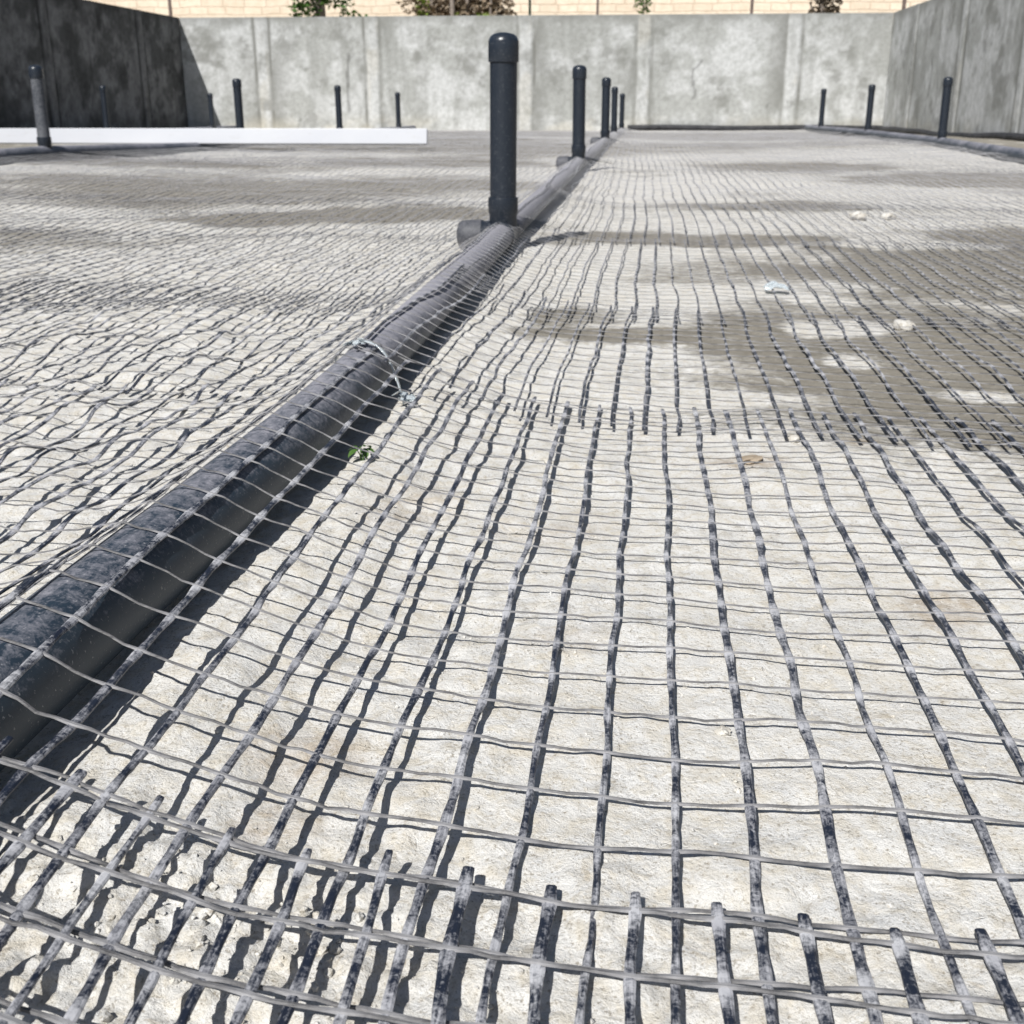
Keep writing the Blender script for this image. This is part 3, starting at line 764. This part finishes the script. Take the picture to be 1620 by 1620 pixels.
def stone(name, label, x, y_, r, mat, flat=.7, cat='stone', sink=.3):
    b = MB(); rock(b, (0, 0, 0), r, rnd, flat, 3)
    o = b.build(name, mat, smooth=True, angle=60); o.location = (x, y_, float(G(x, y_))+r*flat*(1-sink)); tag(o, label, cat)
    if mat is M_GROUND:
        for an, q in (('damp', .3), ('stain', .12)):
            o.data.attributes.new(an, 'FLOAT', 'POINT').data.foreach_set('value', [q]*len(o.data.vertices))
    return o
stone('stone', 'larger pale stone poking through the grid at right beyond the damp patch', 1.27, 6.75, .036, M_GROUND)
stone('stone', 'smaller pale stone beside the larger one at right beyond the damp patch', 1.44, 6.8, .032, M_GROUND)
stone('stone', 'pale flat lump of marl on the right edge of the damp patch', .80, 3.42, .03, M_GROUND, .5)
stone('soil_clod', 'brown crumbly clod on the floor below the dark strip ends', .235, 2.05, .02, M_CLOD, .35, 'clod')
stone('pebble', 'tiny grey pebble left of the dark strip ends', -.13, 2.0, .008, M_STONE, .7, 'pebble')
stone('pebble', 'pale pebble under the row of dark strip ends at right', .33, 2.19, .010, M_STONE, .7, 'pebble')
stone('pebble', 'grey pebble in a foreground cell right of centre', .115, 1.07, .006, M_STONE, .7, 'pebble')

# crumpled clear film caught in the grid
def film(name, label, x, y_, r, cat, sd):
    b = MB(); n = 14
    for j in range(n):
        for i in range(n):
            u, v_ = i/(n-1)-.5, j/(n-1)-.5
            b.v.append(Vector((u*2*r+.012*(float(vn(i*.9, j*.9, sd))-.5), v_*1.5*r+.012*(float(vn(i*.8, j*.8, sd+1))-.5), .9*r*(float(fbm(i*.35, j*.35, sd+2, 3)))*(1-2.2*(u*u+v_*v_)))))
    for j in range(n-1):
        for i in range(n-1): b.f.append((j*n+i, j*n+i+1, (j+1)*n+i+1, (j+1)*n+i))
    o = b.build(name, M_FILM, smooth=False); o.location = (x, y_, float(mesh_z(np.array(x), np.array(y_)))+.002)
    so = o.modifiers.new('thick', 'SOLIDIFY'); so.thickness = .0008
    tag(o, label, cat); return o
film('plastic_film', 'crumpled clear plastic film caught in the grid above the damp patch', .515, 4.1, .042, 'plastic film', 5)

# clear strap tied round the pipe
ty = 2.42; sx, sz = float(ROWS['c'][0](ty)), float(ROWS['c'][1](ty))
pth = []
for q in np.linspace(-80, 58, 18):
    a_ = math.radians(q); rr = PR+.013
    pth.append((sx+math.sin(a_)*rr, ty-.05*(q+80)/138, sz+math.cos(a_)*rr))
ex, ey = -.452, 2.31
for k in np.linspace(.15, 1, 8):
    p0 = pth[17]; pth.append((p0[0]+(ex-p0[0])*k, p0[1]+(ey-p0[1])*k, p0[2]+(.028-p0[2])*k+.01*math.sin(k*3.1)))
root = empty('plastic_strap', (0, 0, 0)); tag(root, 'clear bluish plastic strap tied over the near pipe with shiny crumpled ends', 'strap')
b = MB(); wv = .0085
for i, p in enumerate(pth):
    for s in (-1, 1): b.v.append(Vector((p[0], p[1]+s*wv*(1+.25*math.sin(i*1.3)), p[2]+.001*math.sin(i*2.1+s))))
for i in range(len(pth)-1): b.f.append((2*i, 2*i+1, 2*i+3, 2*i+2))
o = b.build('band', M_FILM, root); md = o.modifiers.new('thick', 'SOLIDIFY'); md.thickness = .0015
def crumple(nm, c, r, sd_):
    b = MB(); rr = random.Random(sd_)
    for _ in range(9):
        q = Vector((rr.uniform(-1, 1)*r, rr.uniform(-.8, .8)*r, rr.uniform(-.4, .5)*r)); i = len(b.v)
        R = Matrix.Rotation(rr.uniform(0, 6), 3, 'Z') @ Matrix.Rotation(rr.uniform(-.6, .6), 3, 'X')
        for u, v_ in ((-1, -.6), (1, -.6), (1, .6), (-1, .6)): b.v.append(Vector(c)+q+R @ Vector((u*r*.55, v_*r*.55, rr.uniform(-.1, .1)*r)))
        b.f.append((i, i+1, i+2, i+3))
    o = b.build(nm, M_FILM, root, smooth=False); md = o.modifiers.new('thick', 'SOLIDIFY'); md.thickness = .0012
crumple('knot', (sx-.018, ty-.035, sz+PR+.012), .018, 4)
crumple('loose_end', (ex, ey-.005, .045), .02, 9)

# sprout
sp = empty('sprout', (-.456, 1.93, float(G(-.456, 1.93)))); tag(sp, 'tiny green sprout growing beside the pipe shadow', 'plant')
st = MB()
for a_ in (0, 2.1, 4.0): st.tube([(0, 0, -.01), (.004*math.cos(a_), .004*math.sin(a_), .012), (.010*math.cos(a_), .010*math.sin(a_), .022)], [.0014, .0011, .0008], 6)
st.build('stem', M_LEAF, sp)
for k, a_ in enumerate((0, 1.2, 2.1, 3.1, 4.0, 5.2)):
    b = MB(); L_ = .017+.004*(k % 3); c = Vector((.008*math.cos(a_), .008*math.sin(a_), .020+.003*(k % 2)))
    n = 5
    for i in range(n+1):
        t_ = i/n; w = .0075*math.sin(math.pi*min(t_*.92+.06, 1))**.8
        d = Vector((math.cos(a_), math.sin(a_), .25-.7*t_)); q = c+d*L_*t_; s = Vector((-math.sin(a_), math.cos(a_), 0))
        b.v += [q-s*w+Vector((0, 0, .002)), q, q+s*w+Vector((0, 0, .002))]
    for i in range(n): b.f += [(3*i, 3*i+1, 3*i+4, 3*i+3), (3*i+1, 3*i+2, 3*i+5, 3*i+4)]
    b.build('leaf', M_LEAF, sp)
